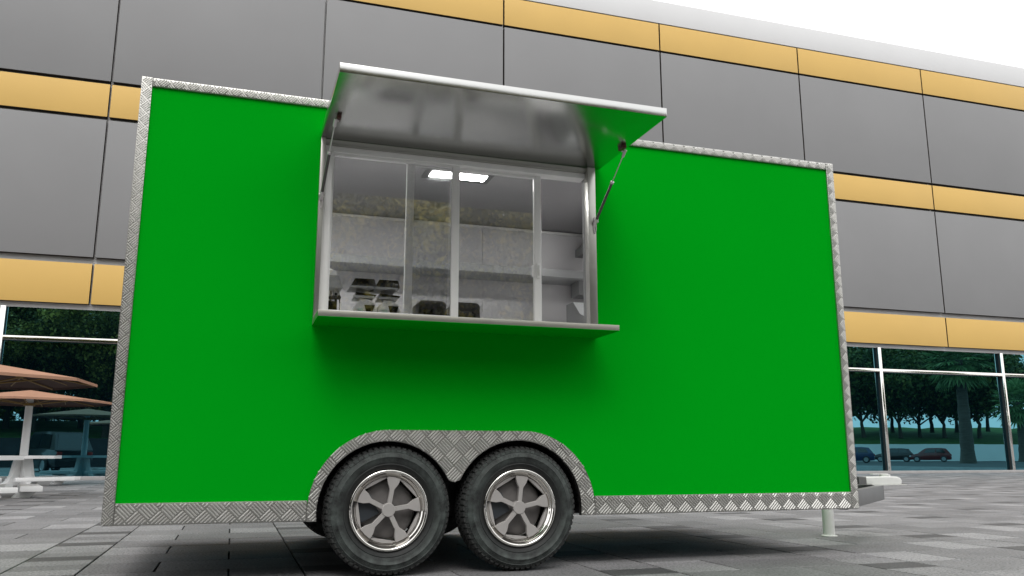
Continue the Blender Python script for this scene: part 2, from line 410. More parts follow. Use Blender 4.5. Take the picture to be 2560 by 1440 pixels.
# ------------------------------------------------------------------ office building with panelled facade
bld = thing('office_building', 'large grey and yellow panelled building with tinted glass shop front behind the trailer', 'building', (8.5, YF, 0))
OX, OY = 8.5, YF
def BB(name, m, x0, x1, y0, y1, z0, z1, parent=None, bevel=0.0):
    return bx(name, m, parent or bld, x0 - OX, x1 - OX, y0 - OY, y1 - OY, z0, z1, bevel=bevel)
BX0, BX1 = -27.3, 50.4
BB('wall', M['white_wall'], BX0, BX1, YF + 0.215, YF + 14, 4.60, 17.10)
BB('parapet', M['white_wall'], BX0, BX1, YF + 0.03, YF + 0.2145, 16.235, 17.125, bevel=0.01)
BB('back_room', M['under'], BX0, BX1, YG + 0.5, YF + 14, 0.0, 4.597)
joints = [2.6 + 5.975 * k for k in range(-5, 9)]
for i in range(len(joints) - 1):
    a, b = joints[i] + 0.028, joints[i + 1] - 0.028
    for z0, z1, mk, nm in ((6.06, 10.115, 'panel_grey', 'facade_panel'), (11.31, 15.05, 'panel_grey', 'facade_panel'),
                           (4.735, 5.87, 'panel_yellow', 'fascia_panel'), (10.215, 11.21, 'panel_yellow', 'fascia_panel'), (15.135, 16.175, 'panel_yellow', 'fascia_panel')):
        p = BB(nm, M[mk], a, b, YF, YF + 0.014, z0, z1, bevel=0.005)
        BB('panel_edge_shade', M['panel_shade'], a + 0.004, b - 0.004, YF + 0.0145, YF + 0.20, z0 + 0.004, z1 - 0.004, p)  # edges coloured dark to draw the shade line around each panel
mull = [-23.2, -17.3, -11.4, -5.46, 0.5, 6.35, 11.55, 17.4, 23.29, 29.17, 35.1, 41.0, 46.9]
for i in range(len(mull) - 1):
    a, b = mull[i], mull[i + 1]
    f = MB()
    f.box(a - 0.065 - OX, a + 0.065 - OX, 0.06, 0.085, 0.102, 4.598)
    f.box(a + 0.067 - OX, b - 0.067 - OX, 0.065, 0.085, 3.68, 3.80)
    w = f.build('window', M['mullion'], bld, bevel=0.004)
    q = MB(); q.box(a - 0.060 - OX, a + 0.060 - OX, 0.0855, 0.199, 0.102, 4.597); q.box(a + 0.061 - OX, b - 0.061 - OX, 0.0855, 0.199, 3.685, 3.795)
    q.build('shade_backing', M['rubber'], w)  # black backing stands in for the dark reflection beside the frame
    BB('pane', M['tint'], a + 0.004, b - 0.004, YG, YG + 0.02, 0.09, 3.74, w)
    BB('pane', M['tint'], a + 0.004, b - 0.004, YG, YG + 0.02, 3.744, 4.597, w)
BB('window_sill', M['sill'], BX0, BX1, YF + 0.04, YG + 0.4, 0.0, 0.10, bevel=0.006)

# ------------------------------------------------------------------ food trailer
W, ZT, ZB, DEP = 4.6, 2.718, 0.302, 2.40
tr = thing('food_trailer', 'bright green food trailer with open serving hatch and tread plate edging', 'food trailer')
WX = (1.437, 2.203); WZ = 0.345   # arch centres
# outlines of the wheel arch plate
outer = [(1.003, ZB)] + arc(1.440, 0.355, 0.437, 180, 90, 20) + arc(2.235, 0.342, 0.450, 90, 0, 20) + [(2.685, ZB)]
inR = arc(2.205, WZ, 0.393, -6, 154.5, 26)
inL = arc(1.437, WZ, 0.385, 26.2, 186, 26)
cusp = [(1.838, 0.508), (1.816, 0.502), (1.797, 0.506)]
inner = [(2.596, ZB)] + inR[1:] + cusp + inL[:-1] + [(1.055, ZB)]
arch_poly = outer + inner
# green side panel
g = MB()
GY0, GY1 = 0.012, 0.055
g.prism([(0.03, 0.38), (0.986, 0.38), (0.986, 2.69), (0.03, 2.69)], GY0, GY1)
g.prism([(2.716, 0.38), (4.57, 0.38), (4.57, 2.69), (2.716, 2.69)], GY0, GY1)
g.prism([(0.986, 2.466), (2.716, 2.466), (2.716, 2.69), (0.986, 2.69)], GY0, GY1)
arch_cut = arc(1.440, 0.355, 0.424, 180, 90, 20) + arc(2.235, 0.342, 0.437, 90, 0, 20)
g.prism([(0.986, 0.38)] + [(1.016, 0.38)] + arch_cut + [(2.672, 0.38), (2.716, 0.38), (2.716, 1.368), (0.986, 1.368)], GY0, GY1)
g.build('side_panel', M['green'], tr)
bx('end_wall', M['green'], tr, 0.012, 0.07, 0.056, DEP - 0.01, 0.36, 2.70)
bx('end_wall', M['green'], tr, W - 0.07, W - 0.012, 0.056, DEP - 0.01, 0.36, 2.70)
bx('back_panel', M['green'], tr, 0.071, W - 0.071, DEP - 0.05, DEP - 0.012, 0.36, 2.70)
bx('roof', M['whitepaint'], tr, 0.02, W - 0.02, 0.057, DEP - 0.02, 2.701, 2.714)
bx('floor', M['under'], tr, 0.071, W - 0.071, 0.40, DEP - 0.051, 0.37, 0.42)
# chassis
ch = MB()
for y in (0.42, DEP - 0.45): ch.box(0.05, W - 0.02, y, y + 0.06, 0.285, 0.369)
for x in (0.3, 1.05, 1.82, 2.6, 3.4, 4.3): ch.box(x, x + 0.05, 0.482, DEP - 0.452, 0.30, 0.368)
ch.build('chassis', M['under'], tr)
for x in WX: MB().tube([(x, 0.2, WZ), (x, DEP - 0.2, WZ)], 0.03, 12).build('axle', M['under'], tr, smooth=True)

# tread plate
def tread_bars(poly, s, y=0.0, ox=0.0, oz=0.0, parent=None, lim=None):
    xs = [p[0] for p in poly]; zs = [p[1] for p in poly]
    mb = MB(); r2 = sqrt(0.5); w, wt, h = s * 0.066, s * 0.016, 0.0046
    cx, cz = (min(xs) + max(xs)) / 2, (min(zs) + max(zs)) / 2
    R = int(((max(xs) - min(xs)) + (max(zs) - min(zs))) / s) + 3
    lo = -R; c0x, c0z = round((min(xs) - ox) / s), 0
    pmin = min(((x - ox) + (z - oz)) * r2 for x in (min(xs), max(xs)) for z in (min(zs), max(zs)))
    pmax = max(((x - ox) + (z - oz)) * r2 for x in (min(xs), max(xs)) for z in (min(zs), max(zs)))
    qmin = min(((x - ox) - (z - oz)) * r2 for x in (min(xs), max(xs)) for z in (min(zs), max(zs)))
    qmax = max(((x - ox) - (z - oz)) * r2 for x in (min(xs), max(xs)) for z in (min(zs), max(zs)))
    for i in range(int(pmin // s) - 1, int(pmax // s) + 2):
        for j in range(int(qmin // s) - 1, int(qmax // s) + 2):
            pc, qc = (i + .5) * s, (j + .5) * s
            x = ox + (pc + qc) * r2; z = oz + (pc - qc) * r2
            if not (min(xs) - s < x < max(xs) + s and min(zs) - s < z < max(zs) + s): continue
            alongp = (i + j) % 2 == 0
            for k in range(5):
                off = (k - 2) * s * 0.192
                pts = []
                for q in range(13):
                    l = (q / 12 - .5) * s * 0.93
                    p_, q_ = (pc + l, qc + off) if alongp else (pc + off, qc + l)
                    xx, zz = ox + (p_ + q_) * r2, oz + (p_ - q_) * r2
                    pts.append((xx, zz) if inside(poly, xx, zz) else None)
                best = (0, 0); st = None
                for q in range(14):
                    if q < 13 and pts[q]: st = q if st is None else st
                    elif st is not None:
                        if q - st > best[1] - best[0]: best = (st, q)
                        st = None
                if best[1] - best[0] < 3: continue
                a = Vector((*pts[best[0]], 0)); b = Vector((*pts[best[1] - 1], 0))
                d = (b - a).normalized(); n = Vector((-d.y, d.x, 0))
                base = [a - n * w + d * 0, b - n * w, b + n * w, a + n * w]
                top = [a - n * wt + d * wt * 2, b - n * wt - d * wt * 2, b + n * wt - d * wt * 2, a + n * wt + d * wt * 2]
                mb.add([(p.x, y + 0.0004, p.y) for p in base] + [(p.x, y - h, p.y) for p in top],
                       [(0, 1, 5, 4), (1, 2, 6, 5), (2, 3, 7, 6), (3, 0, 4, 7), (4, 5, 6, 7)])
    o = mb.build('tread_bars', M['bar'], parent); tag(o, kind='stuff'); return o
def rect(x0, x1, z0, z1): return [(x0, z0), (x1, z0), (x1, z1), (x0, z1)]
def trim(name, x0, x1, z0, z1, s, bev=0.004, y1=0.05, ox=0, oz=0, ins=0.002):
    o = bx(name, M['tread'], tr, x0, x1, 0.0, y1, z0, z1, bevel=bev)
    tread_bars(rect(x0 + ins, x1 - ins, z0 + ins, z1 - ins), s, 0.0, ox, oz, o)
    return o
S1, S2 = 0.0545, 0.0764
trim('corner_trim', 0.0, 0.057, ZB, ZT, S1, y1=0.06)
trim('corner_trim', 4.541, W, ZB, ZT, S1, y1=0.06)
trim('top_trim', 0.0574, 4.5406, 2.664, ZT - 0.001, S1, bev=0.009, y1=0.06)
trim('skirt_trim', 0.0574, 1.0026, ZB + 0.0005, 0.413, S2)
trim('skirt_trim', 2.6856, 4.5406, ZB + 0.0005, 0.413, S2)
ap = MB().prism(arch_poly, -0.003, 0.035).build('wheel_arch', M['tread'], tr)
tread_bars(arch_poly, S2, -0.003, 0.03, 0.0, ap)
bx('skirt_trim', M['tread'], tr, 0.051, 4.549, DEP - 0.05, DEP - 0.003, ZB - 0.02, 0.359, bevel=0.004)
# end trims of the far corners and the roof edge, seen from other sides
for x0, x1 in ((0.002, 0.05), (4.55, W - 0.002)):
    bx('corner_trim', M['tread'], tr, x0, x1, DEP - 0.06, DEP, ZB, ZT - 0.002, bevel=0.004)
bx('top_trim', M['tread'], tr, 0.051, 4.549, DEP - 0.06, DEP - 0.002, 2.664, ZT - 0.003, bevel=0.006)
for y in ((0.061, DEP - 0.061),):
    bx('end_trim', M['tread'], tr, 0.001, 0.03, y[0], y[1], 2.664, ZT - 0.002, bevel=0.006)
    bx('end_trim', M['tread'], tr, W - 0.03, W - 0.001, y[0], y[1], 2.664, ZT - 0.002, bevel=0.006)
    bx('end_trim', M['tread'], tr, 0.001, 0.03, y[0], y[1], ZB, 0.413, bevel=0.004)
    bx('end_trim', M['tread'], tr, W - 0.03, W - 0.001, y[0], y[1], ZB, 0.413, bevel=0.004)
# wheel well: liner that follows the arch, and a back plate
path = [(2.596, 0.32)] + inR[1:] + cusp + inL[:-1] + [(1.055, 0.32)]
wl = MB(); n = len(path)
off = [(x, z) for x, z in path]
vs = [(x, 0.034, z) for x, z in off] + [(x, 0.34, z) for x, z in off]
wl.add(vs, [(i, i + 1, n + i + 1, n + i) for i in range(n - 1)])
wl.add([(p[0], 0.34, p[1]) for p in path], [tuple(range(n))])
wl.build('wheel_well', M['black'], tr, smooth=True)
# ridges on the liner
rb = MB()
for (cx, R, a0, a1) in ((1.437, 0.383, 40, 176), (2.205, 0.391, 4, 142)):
    k = 0
    a = a0
    while a < a1:
        for yy in range(3):
            y0 = 0.04 + yy * 0.085
            for q in range(4):
                t0 = radians(a + q * 1.7 + (3.4 if yy % 2 else 0))
                u = Vector((cos(t0), 0, sin(t0))); tv = Vector((-sin(t0), 0, cos(t0))); c = Vector((cx, 0, WZ))
                p = c + u * R; d = 0.0024
                L0, L1 = (y0, y0 + 0.065)
                sk = 0.018 * (1 if (k + yy) % 2 else -1)
                rb.add([p - tv * d + Vector((0, L0, 0)), p + tv * d + Vector((0, L0, 0)), p + tv * (d + sk) + Vector((0, L1, 0)), p + tv * (sk - d) + Vector((0, L1, 0)),
                        p - u * .004 + Vector((0, L0, 0)), p - u * .004 + tv * sk + Vector((0, L1, 0))],
                       [(0, 1, 4), (1, 2, 5, 4), (2, 3, 5), (3, 0, 4, 5)])
        a += 8.5; k += 1
o = rb.build('liner_ribs', M['black'], tr); tag(o, kind='stuff')

# wheels -----------------------------------------------------------
def make_wheel(x, y, flip=False, spin=0.0):
    sgn = -1 if flip else 1
    root = MB()
    # rim: chrome lip and barrel (part)
    root.lathe([(0.219, 0.012), (0.217, 0.001), (0.211, -0.005), (0.205, -0.005), (0.199, 0.000), (0.194, 0.010), (0.187, 0.019), (0.180, 0.025), (0.177, 0.032), (0.175, 0.05), (0.175, 0.15), (0.2, 0.17), (0.212, 0.172), (0.219, 0.165)], 72)
    w = root.build('wheel', M['chrome'], tr, smooth=True, angle=60)
    w.location = (x + 0.010, y, 0.3535); w.rotation_euler = (0, 0, pi if flip else 0); w.scale = (1.022, 1, 1.022)
    prof = [(0.212, 0.02), (0.2195, 0.008), (0.229, 0.0), (0.240, -0.006), (0.2425, -0.009), (0.245, -0.009), (0.247, -0.0075), (0.262, -0.0145), (0.280, -0.0165), (0.2815, -0.0185), (0.284, -0.0185), (0.2855, -0.0165),
            (0.300, -0.014), (0.3075, -0.011), (0.309, -0.0125), (0.311, -0.0125), (0.3125, -0.009), (0.322, -0.001), (0.330, 0.012), (0.3345, 0.028), (0.336, 0.05), (0.336, 0.15), (0.3345, 0.172), (0.330, 0.188), (0.322, 0.201), (0.30, 0.214), (0.27, 0.216), (0.24, 0.205), (0.219, 0.19), (0.212, 0.175)]
    MB().lathe(prof, 96).build('tyre', M['tyre'], w, smooth=True, angle=50)
    tb = MB()
    nb = 66
    for k in range(nb):
        a = 2 * pi * k / nb
        for row, (y0, y1, ph, r0, r1) in enumerate(((0.004, 0.040, 0.0, 0.326, 0.3425), (0.047, 0.080, 0.5, 0.334, 0.3455), (0.086, 0.114, 0.0, 0.334, 0.3460), (0.120, 0.153, 0.5, 0.334, 0.3455), (0.160, 0.196, 0.0, 0.326, 0.3425))):
            m = Matrix.Rotation(-(a + ph * 2 * pi / nb), 4, 'Y')
            hw = 0.0118
            if row in (0, 4):
                ya, yb = (y0, y1) if row == 0 else (y1, y0)
                tb.add([m @ Vector(p) for p in ((r0 - .004, ya, -hw), (r0 - .004, ya, hw), (0.333, yb, hw), (0.333, yb, -hw), (r0 + .008, ya, -hw * .8), (r0 + .008, ya, hw * .8), (r1 + .002, yb, hw * .85), (r1 + .002, yb, -hw * .85))],
                       [(0, 1, 5, 4), (1, 2, 6, 5), (2, 3, 7, 6), (3, 0, 4, 7), (4, 5, 6, 7)])
            else:
                tb.box(r0, r1, y0, y1, -hw, hw, m)
        # small radial nicks where the shoulder meets the sidewall
        m = Matrix.Rotation(-(a + pi / nb), 4, 'Y')
        tb.add([m @ Vector(p) for p in ((0.3135, -0.0090, -.004), (0.3135, -0.0090, .004), (0.3255, 0.0035, .005), (0.3255, 0.0035, -.005), (0.3145, -0.0115, 0), (0.3265, 0.0005, 0))], [(0, 1, 4), (1, 2, 5, 4), (2, 3, 5), (3, 0, 4, 5)])
    o = tb.build('tread_blocks', M['tread_rubber'], w); tag(o, kind='stuff')
    # raised marks on the sidewall: thin ribs with no lettering
    sr = MB()
    for k in range(120):
        if k % 15 in (0, 1, 2): continue
        m = Matrix.Rotation(2 * pi * k / 120, 4, 'Y')
        sr.add([m @ Vector(p) for p in ((0.2865, -0.0172, -.0007), (0.2865, -0.0172, .0007), (0.2985, -0.0150, .0007), (0.2985, -0.0150, -.0007), (0.2865, -.0182, 0), (0.2985, -.0160, 0))], [(0, 1, 4), (1, 2, 5, 4), (2, 3, 5), (3, 0, 4, 5)])
    o = sr.build('sidewall_ribs', M['tyre'], w); tag(o, kind='stuff')
    # five forked spokes
    for k in range(5):
        a = radians(81 + spin + 72 * k)
        m = Matrix.Rotation(-a, 4, 'Y')
        poly = [(0.028, -0.0125), (0.110, -0.0125), (0.141, -0.030), (0.173, -0.038), (0.177, 0.0), (0.173, 0.038), (0.141, 0.030), (0.110, 0.0125), (0.028, 0.0125)]
        pm = MB(); vsx = [m @ Vector((p[0], 0.016, p[1])) for p in poly] + [m @ Vector((p[0], 0.040, p[1])) for p in poly]
        nn = len(poly)
        pm.add(vsx, [tuple(range(nn))[::-1], tuple(range(nn, 2 * nn))] + [(i, (i + 1) % nn, nn + (i + 1) % nn, nn + i) for i in range(nn)])
        pm.build('spoke', M['rimgrey'], w, bevel=0.0015, seg=1)
        # inner ring segment between two spokes
        a2 = radians(81 + spin + 72 * k + 36)
        m2 = Matrix.Rotation(-a2, 4, 'Y')
    rg = MB()
    nseg = 5
    for k in range(5):
        a = radians(81 + spin + 72 * k + 36); m = Matrix.Rotation(-a, 4, 'Y')
        hw = 0.187 * sin(radians(36)) * 0.80
        rr = 0.187 * cos(radians(36))
        outerp = [(0.1755 * cos(radians(t)), 0.1755 * sin(radians(t))) for t in (-26, -13, 0, 13, 26)]
        poly = [(0.156, -0.068)] + outerp + [(0.156, 0.068)]
        vsx = [m @ Vector((p[0], 0.030, p[1])) for p in poly] + [m @ Vector((p[0], 0.052, p[1])) for p in poly]
        nn = len(poly)
        rg.add(vsx, [tuple(range(nn))[::-1], tuple(range(nn, 2 * nn))] + [(i, (i + 1) % nn, nn + (i + 1) % nn, nn + i) for i in range(nn)])
    rg.build('spoke_ring', M['rimgrey'], w, bevel=0.001, seg=1)
    MB().lathe([(0.0, 0.011), (0.034, 0.011), (0.0365, 0.0135), (0.0365, 0.06)], 40).build('hub_cap', M['rimgrey'], w, smooth=True, angle=30)
    MB().lathe([(0.0, 0.075), (0.135, 0.075), (0.150, 0.082), (0.158, 0.10), (0.158, 0.16), (0.0, 0.165)], 48).build('brake_drum', M['drum'], w, smooth=True, angle=30)
    MB().box(-0.155, -0.045, 0.052, 0.073, 0.005, 0.120, Matrix.Rotation(radians(-28), 4, 'Y')).build('caliper', M['caliper'], w, bevel=0.006)
    return w
for i, x in enumerate(WX):
    make_wheel(x, 0.0, False, 0 if i == 0 else 3)
    make_wheel(x, DEP, True, 20)

# hatch, casing, windows, shelf -----------------------------------------
HX0, HX1 = 0.986, 2.716
hatch = bx('service_hatch', M['brushed'], tr, 0.985, 2.755, -0.92, -0.002, 2.470, 2.519, bevel=0.0008)
bx('hatch_skin', M['green'], hatch, 1.02, 2.72, -0.88, -0.03, 2.5192, 2.5212)
cs = MB()
cs.box(HX0, 1.013, -0.030, 0.150, 1.4005, 2.4693); cs.box(2.664, HX1, -0.030, 0.030, 1.4005, 2.4693)
cs.box(1.0135, 2.6635, -0.010, 0.150, 2.440, 2.4693); cs.box(HX0, HX1, 0.013, 0.15, 1.3695, 1.400)
bx('jamb', M['hoodgrey'], tr, 2.664, HX1, 0.0305, 0.070, 1.4005, 2.464)
bx('reveal', M['hoodgrey'], tr, 2.700, HX1, 0.0705, 0.150, 1.4005, 2.464)
cs.build('window_casing', M['casing'], tr, bevel=0.002)
wf = MB()
wf.box(1.0135, 1.062, 0.012, 0.105, 1.401, 2.4395);
wf.box(1.0625, 2.6635, 0.016, 0.105, 2.4055, 2.4393); wf.box(1.0625, 2.6635, 0.022, 0.105, 1.401, 1.425)
wf.build('window_frame', M['pvc'], tr, bevel=0.002)
def sash(x0, x1, y, handle=False):
    s = MB(); t = 0.024; z0, z1 = 1.4255, 2.405
    s.box(x0, x0 + (0.047 if handle else 0.010), y, y + t, z0, z1); s.box(x1 - 0.047, x1, y, y + t, z0, z1)
    xa, xb = x0 + (0.0475 if handle else 0.0105), x1 - 0.0475
    s.box(xa, xb, y, y + t, z0, z0 + 0.04); s.box(xa, xb, y, y + t, z1 - 0.014, z1)
    o = s.build('sash', M['pvc'], tr, bevel=0.0015, seg=1)
    bx('pane', M['glass'], o, xa - 0.003, xb + 0.003, y + 0.010, y + 0.014, z0 + 0.035, z1 - 0.010)
    if handle:
        h = MB(); h.box(x1 - 0.037, x1 - 0.009, y - 0.012, y - 0.0005, 1.735, 1.835); h.build('handle', M['pvc'], o, bevel=0.005)
        h = MB(); h.box(x1 - 0.030, x1 - 0.016, y - 0.021, y - 0.0125, 1.752, 1.818); h.build('handle_grip', M['whitepaint'], o, bevel=0.004)
        h = MB(); h.box(x1 - 0.062, x1 - 0.0475, y - 0.002, y + 0.008, 1.745, 1.820); h.build('latch', M['pvc'], o, bevel=0.003)
sash(1.0625, 1.836, 0.034)
sash(1.513, 2.380, 0.068, True)
sv = bx('serving_shelf', M['shelfmetal'], tr, 0.985, 2.717, -0.332, 0.0115, 1.3685, 1.400, bevel=0.001)
bx('shelf_skin', M['green'], sv, 0.986, 2.716, -0.331, 0.011, 1.3655, 1.3682)

def strut(x0, x1, p_low, p_top, side):
    root = MB().tube([p_low, Vector(p_low).lerp(Vector(p_top), 0.56)], 0.0088, 12).build('gas_strut', M['strutdark'], tr, smooth=True, angle=40)
    a, b = Vector(p_low), Vector(p_top); m = a.lerp(b, 0.56)
    MB().tube([m, b], 0.0034, 8).build('rod', M['bracket'], root, smooth=True)
    MB().tube([m, m + (b - a).normalized() * 0.012], 0.0125, 12).build('collar', M['bracket'], root, smooth=True)
    d = (b - a).normalized()
    br = MB()
    br.tube([a - d * 0.03, a + d * 0.02], 0.012, 8); br.tube([b - d * 0.035, b + d * 0.012], 0.010, 8)
    br.tube([a + Vector((-0.016, 0, 0)), a + Vector((0.016, 0, 0))], 0.007, 8)
    br.tube([b + Vector((0.02 * side, 0, 0)), b], 0.006, 8)
    br.build('end_fitting', M['bracket'], root, smooth=True)
    # slotted plate screwed to the casing
    pl = MB(); px = p_low[0]
    ring_o = [(px + 0.012 * cos(t), a.z - 0.02 + 0.055 * sin(t)) for t in [2 * pi * k / 20 for k in range(20)]]
    ring_i = [(px + 0.005 * cos(t), a.z - 0.045 + 0.020 * sin(t)) for t in [2 * pi * k / 20 for k in range(20)]]
    vs = []
    for yv in (-0.0305, -0.036):
        vs += [(x, yv, z) for x, z in ring_o] + [(x, yv, z) for x, z in ring_i]
    fs = []
    for k in range(20):
        k2 = (k + 1) % 20
        fs += [(40 + k, 40 + k2, 60 + k2, 60 + k), (k, k2, 40 + k2, 40 + k), (20 + k, 20 + k2, 60 + k2, 60 + k)]
    pl.add(vs, fs); pl.build('slotted_plate', M['bracket'], root)
    MB().box(b.x + 0.016 * side - 0.012, b.x + 0.016 * side + 0.012, b.y - 0.035, b.y + 0.035, 2.452, 2.4695).build('mounting_pad', M['maroon'], root, bevel=0.003)
strut(0, 0, (1.000, -0.050, 2.115), (1.030, -0.36, 2.446), 1)
strut(0, 0, (2.706, -0.050, 2.105), (2.735, -0.43, 2.440), -1)

# interior -----------------------------------------------------------------
BWY = 2.13
for a, b in ((0.0905, 2.585), (2.589, 4.5095)):
    bx('wall_panel', M['laminate'], tr, a, b, BWY, BWY + 0.02, 0.421, 2.644)
bx('interior_end', M['laminate'], tr, 0.072, 0.09, 0.16, BWY + 0.02, 0.421, 2.644)
bx('interior_end', M['laminate'], tr, 4.51, 4.528, 0.16, BWY + 0.02, 0.421, 2.644)
il = MB(); il.box(0.0905, 0.985, 0.151, 0.17, 0.421, 2.644); il.box(2.718, 4.5095, 0.151, 0.17, 0.421, 2.644)
il.box(0.9855, 2.7175, 0.151, 0.17, 0.84, 1.398); il.box(0.9855, 2.7175, 0.151, 0.17, 2.43, 2.644)
il.build('interior_lining', M['laminate'], tr)
bx('ceiling', M['ceilgrey'], tr, 0.072, 4.528, 0.151, BWY + 0.02, 2.645, 2.665)
bx('ceiling_strip', M['whitepaint'], tr, 0.0905, 4.5095, BWY - 0.024, BWY - 0.0005, 2.615, 2.636, bevel=0.003)
bx('wall_shelf', M['hood'], tr, 0.5, 3.56, 1.80, BWY - 0.0005, 2.150, 2.215, bevel=0.003)
bx('floor_covering', M['laminate'], tr, 0.0905, 4.5095, 0.41, BWY - 0.001, 0.4205, 0.424)
bx('counter', M['laminate'], tr, 0.0905, 3.15, 0.171, 0.80, 1.325, 1.360, bevel=0.003)
bx('counter_front', M['hood'], tr, 0.0905, 3.15, 0.72, 0.75, 0.4245, 1.3245)
for lx in (0.35, 1.800, 3.50):  # outer two are added out of view to brighten the interior
    lt = bx('ceiling_or_fill_light', M['ledframe'], tr, lx - 0.01, lx + 0.485, 0.715, 0.985, 2.632, 2.6445, bevel=0.003)
    bx('diffuser', M['led' if lx == 1.8 else 'led_fill'], lt, lx + 0.034, lx + 0.440, 0.800, 0.922, 2.627, 2.6318)
# extractor hood, box and sloped cabinet at the right end
hd = MB()
hd.add([(3.40, 1.20, 2.375), (4.10, 1.20, 2.375), (4.10, 1.97, 2.375), (3.40, 1.97, 2.375), (3.40, 1.20, 2.440), (4.10, 1.20, 2.440), (4.10, 1.97, 2.440), (3.40, 1.97, 2.440),
        (3.58, 1.40, 2.644), (3.92, 1.40, 2.644), (3.92, 1.85, 2.644), (3.58, 1.85, 2.644)],
       [(3, 2, 1, 0), (0, 1, 5, 4), (1, 2, 6, 5), (2, 3, 7, 6), (3, 0, 4, 7), (4, 5, 9, 8), (5, 6, 10, 9), (6, 7, 11, 10), (7, 4, 8, 11), (8, 9, 10, 11)])
hd.build('extractor_hood', M['hoodgrey'], tr)
bx('control_box', M['hoodgrey'], tr, 3.385, 3.62, 1.86, 2.05, 2.02, 2.1495, bevel=0.004)
MB().prism([(1.25, 0.421), (1.75, 0.421), (1.75, 1.90), (1.60, 1.90), (1.46, 1.78), (1.25, 1.70)], 3.22, 3.9, 'x').build('sloped_cabinet', M['hoodgrey'], tr)

# tow hitch ------------------------------------------------------------------
HY = 1.20
for s in (-1, 1):
    a = Vector((4.58, HY + s * 1.06, 0)); b = Vector((5.80, HY + s * 0.035, 0))
    d = (b - a).normalized(); nrm = Vector((-d.y, d.x, 0)) * 0.03
    vs = []
    for z in (0.288, 0.404):
        vs += [(p.x, p.y, z) for p in (a - nrm, b - nrm, b + nrm, a + nrm)]
    MB().add(vs, [(3, 2, 1, 0), (4, 5, 6, 7), (0, 1, 5, 4), (1, 2, 6, 5), (2, 3, 7, 6), (3, 0, 4, 7)]).build('drawbar', M['chassis'], tr, bevel=0.003)
cp = MB()
prof = [(5.74, 0.406), (6.06, 0.406), (6.105, 0.410), (6.112, 0.440), (6.098, 0.462), (6.065, 0.474), (6.0, 0.478), (5.74, 0.474)]
cp.prism(prof, HY - 0.05, HY + 0.05)
cpl = cp.build('coupler', M['whitepaint'], tr, bevel=0.012, seg=3); cpl.location.x = -0.085
bx('coupler_base', M['whitepaint'], cpl, 5.80, 6.135, HY - 0.07, HY + 0.07, 0.4045, 0.4075)
q = MB(); q.box(5.665, 5.7395, HY - 0.05, HY - 0.044, 0.412, 0.470); q.box(5.665, 5.7395, HY + 0.044, HY + 0.05, 0.412, 0.470); q.box(5.665, 5.7395, HY - 0.05, HY + 0.05, 0.471, 0.475)
q.build('coupler_sleeve', M['chassis'], cpl)
q = MB(); q.tube([(5.975, HY, 0.472), (5.975, HY, 0.492)], 0.045, 16); q.build('latch_knob', M['whitepaint'], cpl, smooth=True)
bx('latch_lever', M['whitepaint'], cpl, 5.84, 6.0, HY - 0.018, HY + 0.018, 0.4925, 0.4985, bevel=0.002)
jk = MB().tube([(5.30, HY + 0.02, 0.012), (5.30, HY + 0.02, 0.62)], 0.0465, 24).build('jack_leg', M['whitepaint'], tr, smooth=True)
MB().lathe([(0.0, 0.0), (0.064, 0.0), (0.064, 0.006), (0.05, 0.0115), (0.0, 0.0115)], 24, 'z', (5.30, HY + 0.02, 0.001)).build('foot_plate', M['whitepaint'], jk, smooth=True, angle=30)

# ------------------------------------------------------------------ appliances on the counter
CZ = 1.3605
cm = thing('coffee_machine', 'silver coffee machine with black front at left end of serving window', 'coffee machine', (1.085, 0.46, CZ))
MB().box(-0.13, 0.095, -0.14, 0.16, 0.0, 0.03).build('drip_tray', M['chrome'], cm, bevel=0.005)
MB().box(-0.13, 0.085, 0.02, 0.16, 0.0305, 0.29).build('body', M['blackgloss'], cm, bevel=0.006)
MB().prism([(-0.13, 0.291), (0.10, 0.291), (0.10, 0.30), (0.075, 0.37), (-0.13, 0.37)], -0.13, 0.16).build('upper_body', M['hood'], cm, bevel=0.006)
MB().lathe([(0.0, 0.437), (0.05, 0.432), (0.085, 0.415), (0.092, 0.3705), (0.0, 0.3705)], 14, 'z', (-0.01, 0.0, 0)).build('lid', M['whitegloss'], cm, smooth=True, angle=25)
q = MB(); q.tube([(0.03, -0.05, 0.2905), (0.03, -0.05, 0.22)], 0.03, 14); q.tube([(-0.06, -0.05, 0.2905), (-0.06, -0.05, 0.22)], 0.03, 14)
q.build('brew_head', M['chrome'], cm, smooth=True, angle=30)
MB().tube([(0.03, -0.08, 0.238), (0.075, -0.17, 0.225)], [0.011, 0.014], 10).build('portafilter', M['blackgloss'], cm, smooth=True)
MB().tube([(0.075, -0.08, 0.2905), (0.092, -0.1, 0.2), (0.092, -0.09, 0.06)], 0.006, 8).build('steam_pipe', M['chrome'], cm, smooth=True)
q = MB(); q.lathe([(0.0, 0.0), (0.035, 0.0), (0.042, 0.03), (0.034, 0.10), (0.04, 0.115)], 18, 'z', (0.01, -0.06, 0.0305)); q.build('milk_jug', M['chrome'], cm, smooth=True)

